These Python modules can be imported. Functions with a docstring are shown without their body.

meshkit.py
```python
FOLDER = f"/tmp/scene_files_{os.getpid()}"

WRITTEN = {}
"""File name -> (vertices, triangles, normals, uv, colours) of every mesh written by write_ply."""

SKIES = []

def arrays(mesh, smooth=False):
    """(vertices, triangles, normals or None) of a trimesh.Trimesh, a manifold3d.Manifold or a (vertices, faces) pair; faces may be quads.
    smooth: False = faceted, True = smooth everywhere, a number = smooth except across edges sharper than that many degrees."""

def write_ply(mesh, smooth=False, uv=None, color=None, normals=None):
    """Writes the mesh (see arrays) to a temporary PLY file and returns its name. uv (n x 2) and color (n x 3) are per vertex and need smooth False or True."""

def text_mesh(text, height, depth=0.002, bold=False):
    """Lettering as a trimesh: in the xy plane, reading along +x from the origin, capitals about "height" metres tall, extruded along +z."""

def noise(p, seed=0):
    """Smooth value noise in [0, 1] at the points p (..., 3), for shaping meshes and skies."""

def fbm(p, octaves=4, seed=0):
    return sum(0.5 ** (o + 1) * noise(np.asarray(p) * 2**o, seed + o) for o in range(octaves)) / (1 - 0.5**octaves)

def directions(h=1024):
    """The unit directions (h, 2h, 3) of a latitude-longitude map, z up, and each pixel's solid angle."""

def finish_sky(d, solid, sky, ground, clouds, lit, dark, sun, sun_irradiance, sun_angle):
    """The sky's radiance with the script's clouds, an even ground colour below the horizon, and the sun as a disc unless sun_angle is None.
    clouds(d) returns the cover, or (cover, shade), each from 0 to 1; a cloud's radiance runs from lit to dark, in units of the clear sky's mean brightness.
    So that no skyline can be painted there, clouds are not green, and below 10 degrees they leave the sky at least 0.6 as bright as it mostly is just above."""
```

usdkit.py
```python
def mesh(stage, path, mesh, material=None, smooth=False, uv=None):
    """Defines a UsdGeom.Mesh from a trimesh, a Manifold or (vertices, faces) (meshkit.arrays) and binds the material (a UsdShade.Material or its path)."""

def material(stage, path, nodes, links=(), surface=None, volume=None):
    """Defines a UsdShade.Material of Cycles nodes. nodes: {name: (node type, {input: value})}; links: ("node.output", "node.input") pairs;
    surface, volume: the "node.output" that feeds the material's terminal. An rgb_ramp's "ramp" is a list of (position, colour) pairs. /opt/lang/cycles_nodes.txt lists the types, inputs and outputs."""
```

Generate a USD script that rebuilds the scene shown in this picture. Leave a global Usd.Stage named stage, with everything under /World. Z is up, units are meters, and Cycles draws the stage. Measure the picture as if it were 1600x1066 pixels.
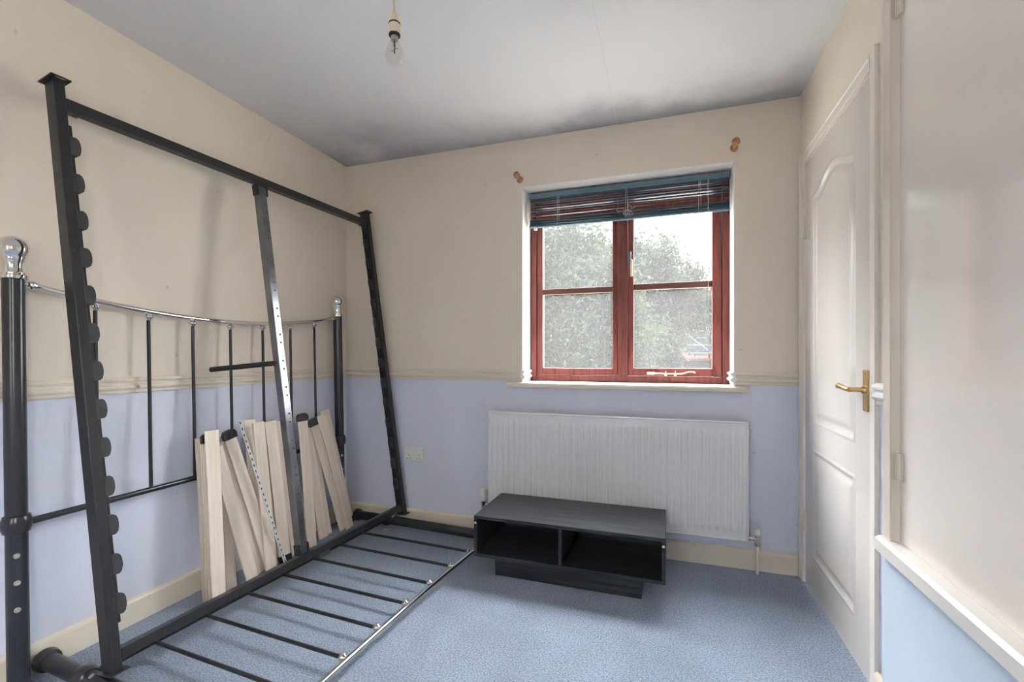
import math, random
import numpy as np, trimesh, manifold3d, shapely
from scipy.spatial import cKDTree
from pxr import Usd, UsdGeom, UsdLux, UsdShade, Gf, Sdf
import usdkit, meshkit

random.seed(7)
RNG = np.random.default_rng(7)
stage = Usd.Stage.CreateInMemory()
UsdGeom.SetStageUpAxis(stage, 'Z')
UsdGeom.SetStageMetersPerUnit(stage, 1.0)
WORLD = UsdGeom.Xform.Define(stage, '/World').GetPrim()

# ------------------------------------------------------------------ camera, sky, daylight, exposure
EXPOSURE = 0.06
SKY = 42.0           # overcast sky radiance overhead; it lights the room through the seen window and two added ones
CAM_H, CAM_YAW = 1.1018, math.degrees(0.3232)
cam = UsdGeom.Camera.Define(stage, '/World/camera')
cam.CreateHorizontalApertureAttr(36.0)
cam.CreateVerticalApertureAttr(36.0 * 1066 / 1600)
cam.CreateFocalLengthAttr(36.0 * 717.282 / 1600)
cam.CreateVerticalApertureOffsetAttr(36.0 * 22.27 / 1600)
cam.CreateClippingRangeAttr(Gf.Vec2f(0.05, 500))
cam.CreateExposureAttr(EXPOSURE)
cam.AddTranslateOp().Set(Gf.Vec3d(0, 0, CAM_H))
cam.AddRotateXYZOp().Set(Gf.Vec3f(90, 0, CAM_YAW))
dome = UsdLux.DomeLight.Define(stage, '/World/sky')                  # even overcast: a third as bright at the horizon as overhead, softly clouded
dome.CreateIntensityAttr(1.0)
_sky = usdkit.material(stage, '/World/Looks/overcast_sky', {
    't': ('texture_coordinate', {}), 's': ('separate_xyz', {}), 'z': ('map_range', dict(from_min=0.0, from_max=1.0, to_min=SKY / 3, to_max=SKY, clamp=True)),
    'n': ('noise_texture', dict(scale=2.2, detail=5.0, roughness=0.55)), 'c': ('rgb_ramp', dict(ramp=[(0.3, (0.86, 0.90, 0.94)), (0.7, (1.0, 1.0, 1.0))])),
    'b': ('background_shader', {})},
    [('t.generated', 's.vector'), ('s.z', 'z.value'), ('t.generated', 'n.vector'), ('n.fac', 'c.fac'), ('c.color', 'b.color'), ('z.result', 'b.strength')], surface='b.background')
UsdShade.MaterialBindingAPI.Apply(dome.GetPrim()).Bind(_sky)

# ------------------------------------------------------------------ room numbers (metres; the camera stands at x = y = 0)
XL, XR, YF, YB, H = -2.0855, 0.6396, 2.6378, -1.5, 2.4
XB = 0.585                     # face of the boxed-in cupboard on the right
DADO0, DADO1 = 0.947, 1.014

# ------------------------------------------------------------------ helpers
def clean(a):
    return np.array(a, float)

def M(path, nodes, links=(), surface='p.BSDF'):
    return usdkit.material(stage, '/World/Looks/' + path, nodes, links, surface=surface)

def simple(name, color, rough=0.5, metallic=0.0, **k):
    return M(name, {'p': ('principled_bsdf', dict(base_color=color, roughness=rough, metallic=metallic, **k))})

USED = {}
def fresh(parent, name):
    k = USED.get((parent, name), -1) + 1
    USED[(parent, name)] = k
    return name if k == 0 else f'{name}_{k:03d}'

def tag(prim, label=None, cat=None, group=None, kind=None):
    for k, v in (('label', label), ('category', cat), ('group', group), ('kind', kind)):
        if v:
            prim.SetCustomDataByKey(k, v)
    return prim

class Thing:
    """An Xform at the thing's base; its parts are added in world coordinates (or, with a matrix, in its own)."""
    def __init__(self, name, base, label, cat, group=None, kind=None, matrix=None):
        self.path = '/World/' + fresh('/World', name)
        x = UsdGeom.Xform.Define(stage, self.path)
        if matrix is not None:
            x.AddTransformOp().Set(Gf.Matrix4d(*np.array(matrix).T.ravel().tolist()))
            self.base = np.zeros(3)
        else:
            self.base = np.array(base, float)
            x.AddTranslateOp().Set(Gf.Vec3d(*self.base.tolist()))
        tag(x.GetPrim(), label, cat, group, kind)

    def part(self, name, mesh, mat, smooth=30, under=None, label=None, kind=None):
        parent = under or self.path
        p = parent + '/' + fresh(parent, name)
        v, f, n = meshkit.arrays(mesh, False)
        m = usdkit.mesh(stage, p, trimesh.Trimesh(v - self.base, f, process=True), mat, smooth)
        tag(m.GetPrim(), label, None, None, kind)
        return p

def single(name, mesh, mat, label, cat, smooth=30, group=None, kind=None):
    p = '/World/' + fresh('/World', name)
    v, f, n = meshkit.arrays(mesh, False)
    lo = v.min(0); hi = v.max(0)
    base = np.array([(lo[0] + hi[0]) / 2, (lo[1] + hi[1]) / 2, lo[2]])
    m = usdkit.mesh(stage, p, trimesh.Trimesh(v - base, f, process=True), mat, smooth)
    UsdGeom.Xformable(m).AddTranslateOp().Set(Gf.Vec3d(*base.tolist()))
    tag(m.GetPrim(), label, cat, group, kind)
    return p

def cat(*ms):
    ms = [x for m in ms for x in (m if isinstance(m, (list, tuple)) else [m])]
    return trimesh.util.concatenate(ms)

def bx(x0, x1, y0, y1, z0, z1, c=0.0):
    """A box, its edges chamfered by c."""
    lo, hi = np.array([x0, y0, z0], float), np.array([x1, y1, z1], float)
    if c <= 0:
        return trimesh.creation.box(bounds=[lo, hi])
    c = min(c, 0.45 * (hi - lo).min())
    pts = []
    for s in np.ndindex(2, 2, 2):
        p = np.where(s, hi, lo)
        d = np.where(s, -1.0, 1.0) * c
        for k in range(3):
            q = p + d
            q[k] = p[k]
            pts.append(q)
    return trimesh.convex.convex_hull(np.array(pts))

def frame_of(d):
    d = np.array(d, float); d /= np.linalg.norm(d)
    a = np.cross(d, [0, 0, 1.0] if abs(d[2]) < 0.9 else [1.0, 0, 0]); a /= np.linalg.norm(a)
    return a, np.cross(d, a), d

def lathe(profile, p, axis=(0, 0, 1), n=28):
    """Profile (radius, height) turned about the axis from p."""
    a, b, d = frame_of(axis)
    pr = np.array(profile, float)
    ang = np.arange(n) * 2 * math.pi / n
    v = (np.array(p)[None, None] + pr[:, None, 1:2] * d + pr[:, None, 0:1] * (np.cos(ang)[None, :, None] * a + np.sin(ang)[None, :, None] * b)).reshape(-1, 3)
    f = []
    for i in range(len(pr) - 1):
        for j in range(n):
            q, r = i * n + j, i * n + (j + 1) % n
            f += [[q, r, r + n], [q, r + n, q + n]]
    v = np.vstack([v, np.array(p) + pr[0, 1] * d, np.array(p) + pr[-1, 1] * d])
    k = len(pr) * n
    for j in range(n):
        f.append([k, (j + 1) % n, j])
        f.append([k + 1, (len(pr) - 1) * n + j, (len(pr) - 1) * n + (j + 1) % n])
    m = trimesh.Trimesh(v, f, process=True)
    m.fix_normals()
    return m

def rod(p, q, r, n=20, cap=0.0):
    p, q = np.array(p, float), np.array(q, float)
    L = np.linalg.norm(q - p)
    c = min(cap, r * 0.6)
    pr = [(r - c, 0), (r, c), (r, L - c), (r - c, L)] if c > 0 else [(r, 0), (r, L)]
    return lathe(pr, p, q - p, n)

def tube(points, r, n=12):
    P = np.array(points, float)
    T = np.gradient(P, axis=0); T /= np.linalg.norm(T, axis=1, keepdims=True)
    a, b, _ = frame_of(T[0])
    ang = np.arange(n) * 2 * math.pi / n
    rings = []
    for p, t in zip(P, T):
        a = a - t * (a @ t); a /= np.linalg.norm(a)
        b = np.cross(t, a)
        rings.append(p + r * (np.cos(ang)[:, None] * a + np.sin(ang)[:, None] * b))
    v = np.vstack(rings + [P[:1], P[-1:]])
    f = []
    for i in range(len(P) - 1):
        for j in range(n):
            q, s = i * n + j, i * n + (j + 1) % n
            f += [[q, s, s + n], [q, s + n, q + n]]
    k = len(P) * n
    for j in range(n):
        f.append([k, (j + 1) % n, j])
        f.append([k + 1, (len(P) - 1) * n + j, (len(P) - 1) * n + (j + 1) % n])
    m = trimesh.Trimesh(v, f, process=True); m.fix_normals()
    return m

def extrude(poly, p0, p1, xdir, ydir):
    """A 2-D outline (in xdir, ydir) swept from p0 to p1."""
    p0, p1, xdir, ydir = (np.array(q, float) for q in (p0, p1, xdir, ydir))
    pg = shapely.Polygon(poly)
    L = np.linalg.norm(p1 - p0)
    m = trimesh.creation.extrude_polygon(pg, L, engine='earcut')
    v = np.array(m.vertices)
    d = (p1 - p0) / L
    m = trimesh.Trimesh(p0 + v[:, :1] * xdir + v[:, 1:2] * ydir + v[:, 2:3] * d, m.faces, process=True)
    m.fix_normals()
    return m

def affine(mesh, A, b):
    m = trimesh.Trimesh(np.array(mesh.vertices) @ np.array(A).T + np.array(b), mesh.faces, process=False)
    if np.linalg.det(A) < 0:
        m.invert()
    return m

# ------------------------------------------------------------------ materials
def wall_mat(name, cream, blue, split=0.98):
    """Emulsion: cream above the dado rail, pale blue below, with faint roller texture and scuffs."""
    return M(name, {
        'g': ('geometry', {}), 's': ('separate_xyz', {}), 'm': ('math', dict(math_type='greater_than', value2=split)),
        'c': ('mix', dict(color1=blue, color2=cream)),
        'n': ('noise_texture', dict(scale=1.7, detail=5.0, roughness=0.6)),
        'r': ('rgb_ramp', dict(ramp=[(0.3, (0.90, 0.89, 0.88)), (0.62, (1, 1, 1))])),
        'x': ('mix', dict(mix_type='multiply', fac=0.45)),
        'sp': ('noise_texture', dict(scale=26.0, detail=1.0, roughness=0.3)),
        'sr': ('rgb_ramp', dict(ramp=[(0.0, (0.62, 0.58, 0.55)), (0.165, (0.62, 0.58, 0.55)), (0.20, (1, 1, 1))])),
        'y': ('mix', dict(mix_type='multiply', fac=0.4)),
        'n2': ('noise_texture', dict(scale=260.0, detail=2.0)), 'n3': ('noise_texture', dict(scale=14.0, detail=3.0)),
        'ad': ('math', dict(math_type='multiply_add', value2=3.0)),
        'b': ('bump', dict(strength=0.18, distance=0.002)),
        'p': ('principled_bsdf', dict(roughness=0.62, specular_ior_level=0.35)),
    }, [('g.position', 's.vector'), ('s.z', 'm.value1'), ('m.value', 'c.fac'), ('g.position', 'n.vector'), ('n.fac', 'r.fac'),
        ('c.color', 'x.color1'), ('r.color', 'x.color2'), ('g.position', 'sp.vector'), ('sp.fac', 'sr.fac'), ('x.color', 'y.color1'), ('sr.color', 'y.color2'),
        ('y.color', 'p.base_color'), ('g.position', 'n2.vector'), ('g.position', 'n3.vector'),
        ('n3.fac', 'ad.value1'), ('n2.fac', 'ad.value3'), ('ad.value', 'b.height'), ('b.normal', 'p.normal')])

CREAM, BLUE = (0.775, 0.690, 0.580), (0.690, 0.715, 0.830)
wall_m = wall_mat('wall_paint', CREAM, BLUE)
blue_m = simple('blue_paint', (0.53, 0.61, 0.71), 0.5)

# ceiling: white emulsion with grey mould that has grown along the window wall
ceiling_m = M('ceiling_paint', {
    'g': ('geometry', {}), 's': ('separate_xyz', {}),
    'n': ('noise_texture', dict(scale=2.3, detail=6.0, roughness=0.62)),
    'nn': ('noise_texture', dict(scale=0.9, detail=2.0)),
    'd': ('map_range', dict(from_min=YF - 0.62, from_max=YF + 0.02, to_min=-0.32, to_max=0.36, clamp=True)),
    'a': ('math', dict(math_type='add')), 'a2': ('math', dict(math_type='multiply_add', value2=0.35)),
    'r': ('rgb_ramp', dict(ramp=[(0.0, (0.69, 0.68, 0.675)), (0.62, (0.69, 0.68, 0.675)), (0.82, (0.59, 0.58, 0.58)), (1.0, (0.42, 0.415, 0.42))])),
    'n2': ('noise_texture', dict(scale=300.0, detail=2.0)), 'b': ('bump', dict(strength=0.15, distance=0.002)),
    's2': ('separate_xyz', {}), 'k0': ('math', dict(math_type='add', value2=0.250)), 'kd': ('math', dict(math_type='multiply_add', value2=0.012)), 'k1': ('math', dict(math_type='absolute')), 'k2': ('math', dict(math_type='less_than', value2=0.0010)),   # a hairline joint crack
    'kx': ('mix', dict(color2=(0.60, 0.59, 0.58))),
    'p': ('principled_bsdf', dict(roughness=0.8, specular_ior_level=0.2)),
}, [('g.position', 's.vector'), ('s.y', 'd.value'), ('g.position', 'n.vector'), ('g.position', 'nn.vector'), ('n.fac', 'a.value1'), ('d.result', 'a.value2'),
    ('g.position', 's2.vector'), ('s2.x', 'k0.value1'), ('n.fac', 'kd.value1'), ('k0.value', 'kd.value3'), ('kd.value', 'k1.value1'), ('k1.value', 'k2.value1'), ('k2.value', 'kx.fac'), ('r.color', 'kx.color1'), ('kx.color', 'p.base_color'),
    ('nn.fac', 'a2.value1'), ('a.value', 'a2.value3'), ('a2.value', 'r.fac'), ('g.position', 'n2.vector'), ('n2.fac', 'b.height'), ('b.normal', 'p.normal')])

carpet_m = M('carpet', {
    'g': ('geometry', {}),
    'n': ('noise_texture', dict(scale=165.0, detail=4.0, roughness=0.75)),
    'r': ('rgb_ramp', dict(ramp=[(0.30, (0.055, 0.09, 0.165)), (0.46, (0.235, 0.295, 0.40)), (0.58, (0.40, 0.455, 0.545)), (0.70, (0.56, 0.595, 0.63))])),
    'n2': ('noise_texture', dict(scale=3.2, detail=4.0, roughness=0.6)),
    'r2': ('rgb_ramp', dict(ramp=[(0.3, (0.80, 0.79, 0.78)), (0.6, (1, 1, 1))])),
    'x': ('mix', dict(mix_type='multiply', fac=0.8)),
    'n3': ('noise_texture', dict(scale=7.5, detail=2.0, roughness=0.55)),
    'r3': ('rgb_ramp', dict(ramp=[(0.0, (0, 0, 0)), (0.725, (0, 0, 0)), (0.80, (0.6, 0.6, 0.6))])),
    'y': ('mix', dict(color2=(0.33, 0.20, 0.13))),
    'b': ('bump', dict(strength=0.7, distance=0.006)),
    'p': ('principled_bsdf', dict(roughness=0.95, specular_ior_level=0.1, sheen_weight=0.15)),
}, [('g.position', 'n.vector'), ('n.fac', 'r.fac'), ('g.position', 'n2.vector'), ('n2.fac', 'r2.fac'), ('r.color', 'x.color1'), ('r2.color', 'x.color2'),
    ('g.position', 'n3.vector'), ('n3.fac', 'r3.fac'), ('r3.color', 'y.fac'), ('x.color', 'y.color1'), ('y.color', 'p.base_color'), ('n.fac', 'b.height'), ('b.normal', 'p.normal')])

def gloss_paint(name, color, rough=0.22, ripple=0.0, scale=(30, 30, 220), spec=0.5):
    nodes = {'p': ('principled_bsdf', dict(base_color=color, roughness=rough, specular_ior_level=spec))}
    links = []
    if ripple:
        nodes |= {'g': ('geometry', {}), 'm': ('mapping', dict(scale=scale)), 'n': ('noise_texture', dict(scale=1.0, detail=3.0, roughness=0.6)), 'b': ('bump', dict(strength=ripple, distance=0.002))}
        links = [('g.position', 'm.vector'), ('m.vector', 'n.vector'), ('n.fac', 'b.height'), ('b.normal', 'p.normal')]
    return M(name, nodes, links)

trim_m = gloss_paint('cream_gloss', (0.74, 0.665, 0.55), 0.3, 0.05, (60, 60, 60))
white_gloss_m = gloss_paint('white_gloss', (0.80, 0.79, 0.77), 0.3, 0.05, (60, 60, 60))
door_m = gloss_paint('door_gloss', (0.62, 0.58, 0.545), 0.17, 0.10, (25, 25, 160))
ledge_m = gloss_paint('ledge_gloss', (0.70, 0.67, 0.63), 0.3, 0.05, (60, 60, 60))
architrave_m = gloss_paint('architrave_gloss', (0.76, 0.70, 0.63), 0.3, 0.05, (60, 60, 60))
stile_m = gloss_paint('stile_gloss', (0.66, 0.59, 0.51), 0.25, 0.05, (60, 60, 60))
cupboard_m = gloss_paint('cupboard_gloss', (0.82, 0.745, 0.685), 0.09, 0.14, (18, 18, 170), 0.5)
reveal_m = simple('reveal_white', (0.80, 0.79, 0.76), 0.6)
black_m = M('black_steel', {'g': ('geometry', {}), 'n': ('noise_texture', dict(scale=55.0, detail=4.0, roughness=0.65)),
    'r': ('rgb_ramp', dict(ramp=[(0.3, (0.009, 0.009, 0.010)), (0.62, (0.017, 0.017, 0.019)), (0.78, (0.055, 0.055, 0.056))])),
    'p': ('principled_bsdf', dict(roughness=0.36, specular_ior_level=0.45))},
    [('g.position', 'n.vector'), ('n.fac', 'r.fac'), ('r.color', 'p.base_color')])
black_gloss_m = simple('black_gloss', (0.016, 0.017, 0.021), 0.22, specular_ior_level=0.6)
bar_m = M('worn_black_bar', {'g': ('geometry', {}), 'n': ('noise_texture', dict(scale=9.0, detail=4.0)),
    'r': ('rgb_ramp', dict(ramp=[(0.3, (0.13, 0.135, 0.15)), (0.7, (0.24, 0.245, 0.26))])),
    'p': ('principled_bsdf', dict(roughness=0.22, metallic=0.85, coat_weight=0.3, coat_roughness=0.12))},
    [('g.position', 'n.vector'), ('n.fac', 'r.fac'), ('r.color', 'p.base_color')])
chrome_m = simple('polished_chrome', (0.80, 0.78, 0.75), 0.07, 1.0)
plastic_m = simple('black_plastic', (0.030, 0.030, 0.032), 0.45)
cap_m = simple('black_end_cap', (0.02, 0.02, 0.022), 0.16, specular_ior_level=0.8)
screw_m = simple('steel_screw', (0.62, 0.58, 0.50), 0.3, 1.0)
hole_m = simple('dark_hole', (0.008, 0.008, 0.009), 0.8)

def wood(name, light, dark, scale=(55, 55, 2.2), rough=0.5):
    return M(name, {'t': ('texture_coordinate', {}), 'i': ('object_info', {}), 'm': ('mapping', dict(scale=scale)), 'ad': ('vector_math', dict(vector_math_type='add')),
        'n': ('noise_texture', dict(scale=1.0, detail=5.0, roughness=0.6, distortion=0.5)),
        'r': ('rgb_ramp', dict(ramp=[(0.3, dark), (0.55, light), (0.8, tuple(min(1, c * 1.08) for c in light))])),
        'h': ('map_range', dict(to_min=0.88, to_max=1.08)), 'hs': ('hsv', {}),
        'b': ('bump', dict(strength=0.12, distance=0.001)),
        'p': ('principled_bsdf', dict(roughness=rough, specular_ior_level=0.3))},
        [('t.object', 'm.vector'), ('m.vector', 'n.vector'), ('n.fac', 'r.fac'), ('r.color', 'hs.color'), ('i.random', 'h.value'), ('h.result', 'hs.value'), ('hs.color', 'p.base_color'), ('n.fac', 'b.height'), ('b.normal', 'p.normal')])

slat_m = wood('birch_slat', (0.90, 0.785, 0.665), (0.81, 0.675, 0.545))
peg_m = wood('copper_brown_wood', (0.42, 0.22, 0.12), (0.30, 0.14, 0.07), (60, 20, 60), 0.35)
ash_m = wood('black_ash', (0.018, 0.020, 0.025), (0.055, 0.058, 0.066), (2.5, 60, 60), 0.30)
mahogany_m = wood('red_mahogany', (0.235, 0.062, 0.050), (0.135, 0.030, 0.024), (40, 40, 5), 0.42)
brown_m = wood('brown_stain', (0.17, 0.075, 0.058), (0.115, 0.050, 0.040), (5, 40, 40), 0.42)
rad_m = simple('radiator_enamel', (0.76, 0.765, 0.775), 0.28)
white_plastic_m = simple('white_plastic', (0.80, 0.79, 0.76), 0.35)
brass_m = simple('aged_brass', (0.62, 0.44, 0.20), 0.28, 1.0)
slatblind_m = simple('teal_blind', (0.085, 0.150, 0.190), 0.25, specular_ior_level=0.7)
cord_m = simple('blind_cord', (0.52, 0.50, 0.45), 0.7)
flex_m = simple('lamp_flex', (0.60, 0.52, 0.40), 0.5)
holder_m = simple('lamp_holder', (0.74, 0.64, 0.50), 0.4)
upright_m = simple('white_enamel_steel', (0.74, 0.73, 0.70), 0.35)
iron_m = simple('window_iron', (0.10, 0.12, 0.13), 0.4, 0.6)
latch_m = simple('cream_latch', (0.60, 0.52, 0.38), 0.4)

def pane(name, dirt, dcol):
    """Window glass: clear, with a veil of dirt that scatters daylight, and a reflection."""
    return M(name, {'t': ('transparent_bsdf', dict(color=(0.95, 0.96, 0.96))), 'd': ('translucent_bsdf', dict(color=dcol)), 'a': ('mix_closure', dict(fac=dirt)),
        'gl': ('glossy_bsdf', dict(roughness=0.02, color=(1, 1, 1))), 'lw': ('layer_weight', {}), 'pw': ('math', dict(math_type='power', value2=5.0)), 'f': ('math', dict(math_type='multiply_add', value2=0.75, value3=0.02)), 'x': ('mix_closure', {})},
        [('t.BSDF', 'a.closure1'), ('d.BSDF', 'a.closure2'), ('lw.facing', 'pw.value1'), ('pw.value', 'f.value1'), ('f.value', 'x.fac'), ('a.closure', 'x.closure1'), ('gl.BSDF', 'x.closure2')], surface='x.closure')
glass_m = pane('dirty_glass', 0.0075, (0.92, 0.92, 0.92))
bulb_m = M('bulb_glass', {'t': ('transparent_bsdf', dict(color=(0.94, 0.93, 0.92))), 'gl': ('glossy_bsdf', dict(roughness=0.03, color=(1, 1, 1))), 'lw': ('layer_weight', {}), 'pw': ('math', dict(math_type='power', value2=4.0)), 'f': ('math', dict(math_type='multiply_add', value2=0.6, value3=0.03)), 'x': ('mix_closure', {})},
    [('lw.facing', 'pw.value1'), ('pw.value', 'f.value1'), ('f.value', 'x.fac'), ('t.BSDF', 'x.closure1'), ('gl.BSDF', 'x.closure2')], surface='x.closure')

# ------------------------------------------------------------------ the room
ST = dict(kind='structure')
single('floor', bx(XL - 0.15, 1.0, YB - 0.15, YF + 0.3, -0.1, 0.0), carpet_m, 'worn blue-grey fitted carpet with small stains across the whole room', 'floor', **ST)
single('ceiling', bx(XL - 0.15, 1.0, YB - 0.15, YF + 0.3, H, H + 0.1), ceiling_m, 'white painted ceiling with grey mould along the window wall', 'ceiling', **ST)
single('wall_left', bx(XL - 0.15, XL, YB, YF, 0, H), wall_m, 'left wall, cream above and pale blue below the dado rail', 'wall', **ST)
WX0, WX1, WZ0, WZ1 = -0.822, 0.342, 0.930, 2.116
def wall_with_hole(x0, x1, y0, y1, hx0, hx1, hz0, hz1):
    return cat(bx(x0, hx0, y0, y1, 0, H), bx(hx1, x1, y0, y1, 0, H), bx(hx0, hx1, y0, y1, 0, hz0), bx(hx0, hx1, y0, y1, hz1, H))
single('wall_far', wall_with_hole(XL - 0.15, XR + 0.15, YF, YF + 0.3, WX0, WX1, WZ0, WZ1), wall_m, 'window wall, dull cream above and grey-blue below the dado rail', 'wall', **ST)
NX0, NX1, NZ0, NZ1 = -0.82, -0.44, 0.80, 2.00           # third window, added behind the viewer for fill light
single('wall_near', wall_with_hole(XL - 0.15, XR + 0.36, YB - 0.15, YB, NX0, NX1, NZ0, NZ1), wall_m, 'wall behind the viewer', 'wall', **ST)
VY0, VY1, VZ0, VZ1 = -1.25, -0.63, 0.98, 2.10           # second window, added in the right wall behind the viewer for fill light
RY1 = -0.12
DY0, DY1, DZ = 1.800, 2.567, 2.026
single('wall_right', cat(bx(XR, XR + 0.15, DY1 + 0.004, YF, 0, H), bx(XR, XR + 0.15, 1.565, DY0 - 0.004, 0, H), bx(XR, XR + 0.15, DY0 - 0.004, DY1 + 0.004, DZ + 0.004, H),
       bx(XR, XR + 0.15, YB, VY0, 0, H), bx(XR, XR + 0.15, VY1, RY1, 0, H), bx(XR, XR + 0.15, VY0, VY1, 0, VZ0), bx(XR, XR + 0.15, VY0, VY1, VZ1, H)), wall_m,
       'right wall around the white panelled door', 'wall', **ST)

# the boxed-in cupboard on the right: blue panel below, cream frame above
CY = 1.572
single('wall_cupboard', cat(bx(XB, XR + 0.30, RY1, CY, 0, 0.545), ), blue_m, 'pale blue boxed-in panel under the white cupboard ledge', 'wall', **ST)
fr = Thing('trim_1', (XB, CY, 0.545), 'cream glossy frame and ledge of the built-in cupboard', 'trim', **ST)
led = [(-0.020, 0.006), (-0.014, 0.0), (0.30, 0.0), (0.30, 0.045), (-0.010, 0.045), (-0.020, 0.038)]
fr.part('ledge', extrude(led, (XB, RY1, 0.545), (XB, CY, 0.545), (1, 0, 0), (0, 0, 1)), ledge_m, 25)
fr.part('stile', bx(XB, XR + 0.30, 1.527, CY, 0.59, H, 0.002), stile_m)
fr.part('stile', bx(XB, XR + 0.30, RY1, 0.70, 0.59, H, 0.002), stile_m)
fr.part('head_rail', bx(XB, XR + 0.30, 0.70, 1.527, 2.28, H, 0.002), stile_m)
d2 = Thing('door_2', (XB + 0.02, 1.11, 0.592), 'plain glossy cream cupboard door reflecting the window', 'door', **ST)
d2.part('door_leaf', bx(XB + 0.020, XB + 0.045, 0.703, 1.524, 0.593, 2.277, 0.002), cupboard_m)
for z in (0.80, 2.06):
    h = d2.part('hinge', cat(rod((XB + 0.014, 1.5235, z - 0.038), (XB + 0.014, 1.5235, z + 0.038), 0.0045, 10), bx(XB + 0.012, XB + 0.0195, 1.500, 1.523, z - 0.036, z + 0.036)), trim_m)

# skirting boards and dado rails
sk = [(0, 0), (0.018, 0), (0.018, 0.090), (0.014, 0.098), (0.006, 0.103), (0, 0.103)]
single('baseboard_left', extrude(sk, (XL, YB, 0), (XL, YF, 0), (1, 0, 0), (0, 0, 1)), trim_m, 'cream skirting board along the left wall', 'skirting board', 20, **ST)
single('baseboard_far', extrude(sk, (XL + 0.018, YF, 0), (XR - 0.014, YF, 0), (0, -1, 0), (0, 0, 1)), trim_m, 'scuffed cream skirting board under the radiator', 'skirting board', 20, **ST)
single('baseboard_right', extrude(sk, (XR, 1.574, 0), (XR, 1.741, 0), (-1, 0, 0), (0, 0, 1)), trim_m, 'short end of cream skirting beside the door', 'skirting board', 20, **ST)
dh = DADO1 - DADO0
dado = [(0, 0), (0.008, 0), (0.010, 0.004), (0.010, 0.012), (0.013, 0.015), (0.021, 0.019), (0.024, 0.025), (0.022, 0.031), (0.015, 0.035), (0.012, 0.040), (0.014, 0.046), (0.020, 0.050), (0.022, 0.056), (0.019, 0.062), (0.012, 0.064), (0.010, dh), (0, dh)]
single('trim_2', extrude(dado, (XL, YB, DADO0), (XL, YF, DADO0), (1, 0, 0), (0, 0, 1)), trim_m, 'cream moulded dado rail along the left wall', 'dado rail', 15, **ST)
single('trim_3', extrude(dado, (XL + 0.02, YF, DADO0), (WX0, YF, DADO0), (0, -1, 0), (0, 0, 1)), trim_m, 'cream dado rail from the room corner to the window', 'dado rail', 15, **ST)
single('trim_4', extrude(dado, (WX1, YF, DADO0), (XR - 0.014, YF, DADO0), (0, -1, 0), (0, 0, 1)), trim_m, 'short cream dado rail between window and door', 'dado rail', 15, **ST)
single('trim_5', extrude(dado, (XR, 1.574, DADO0), (XR, 1.741, DADO0), (-1, 0, 0), (0, 0, 1)), white_gloss_m, 'white dado rail stub between the door and the cupboard', 'dado rail', 15, **ST)
single('trim_6', cat(extrude(dado, (WX0, YF - 0.012, DADO0), (WX0, YF + 0.15, DADO0), (1, 0, 0), (0, 0, 1))), white_gloss_m, 'white dado rail return inside the left window reveal', 'dado rail', 15, **ST)
single('trim_7', cat(extrude(dado, (WX1, YF - 0.012, DADO0), (WX1, YF + 0.15, DADO0), (-1, 0, 0), (0, 0, 1))), white_gloss_m, 'white dado rail return inside the right window reveal', 'dado rail', 15, **ST)

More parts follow.
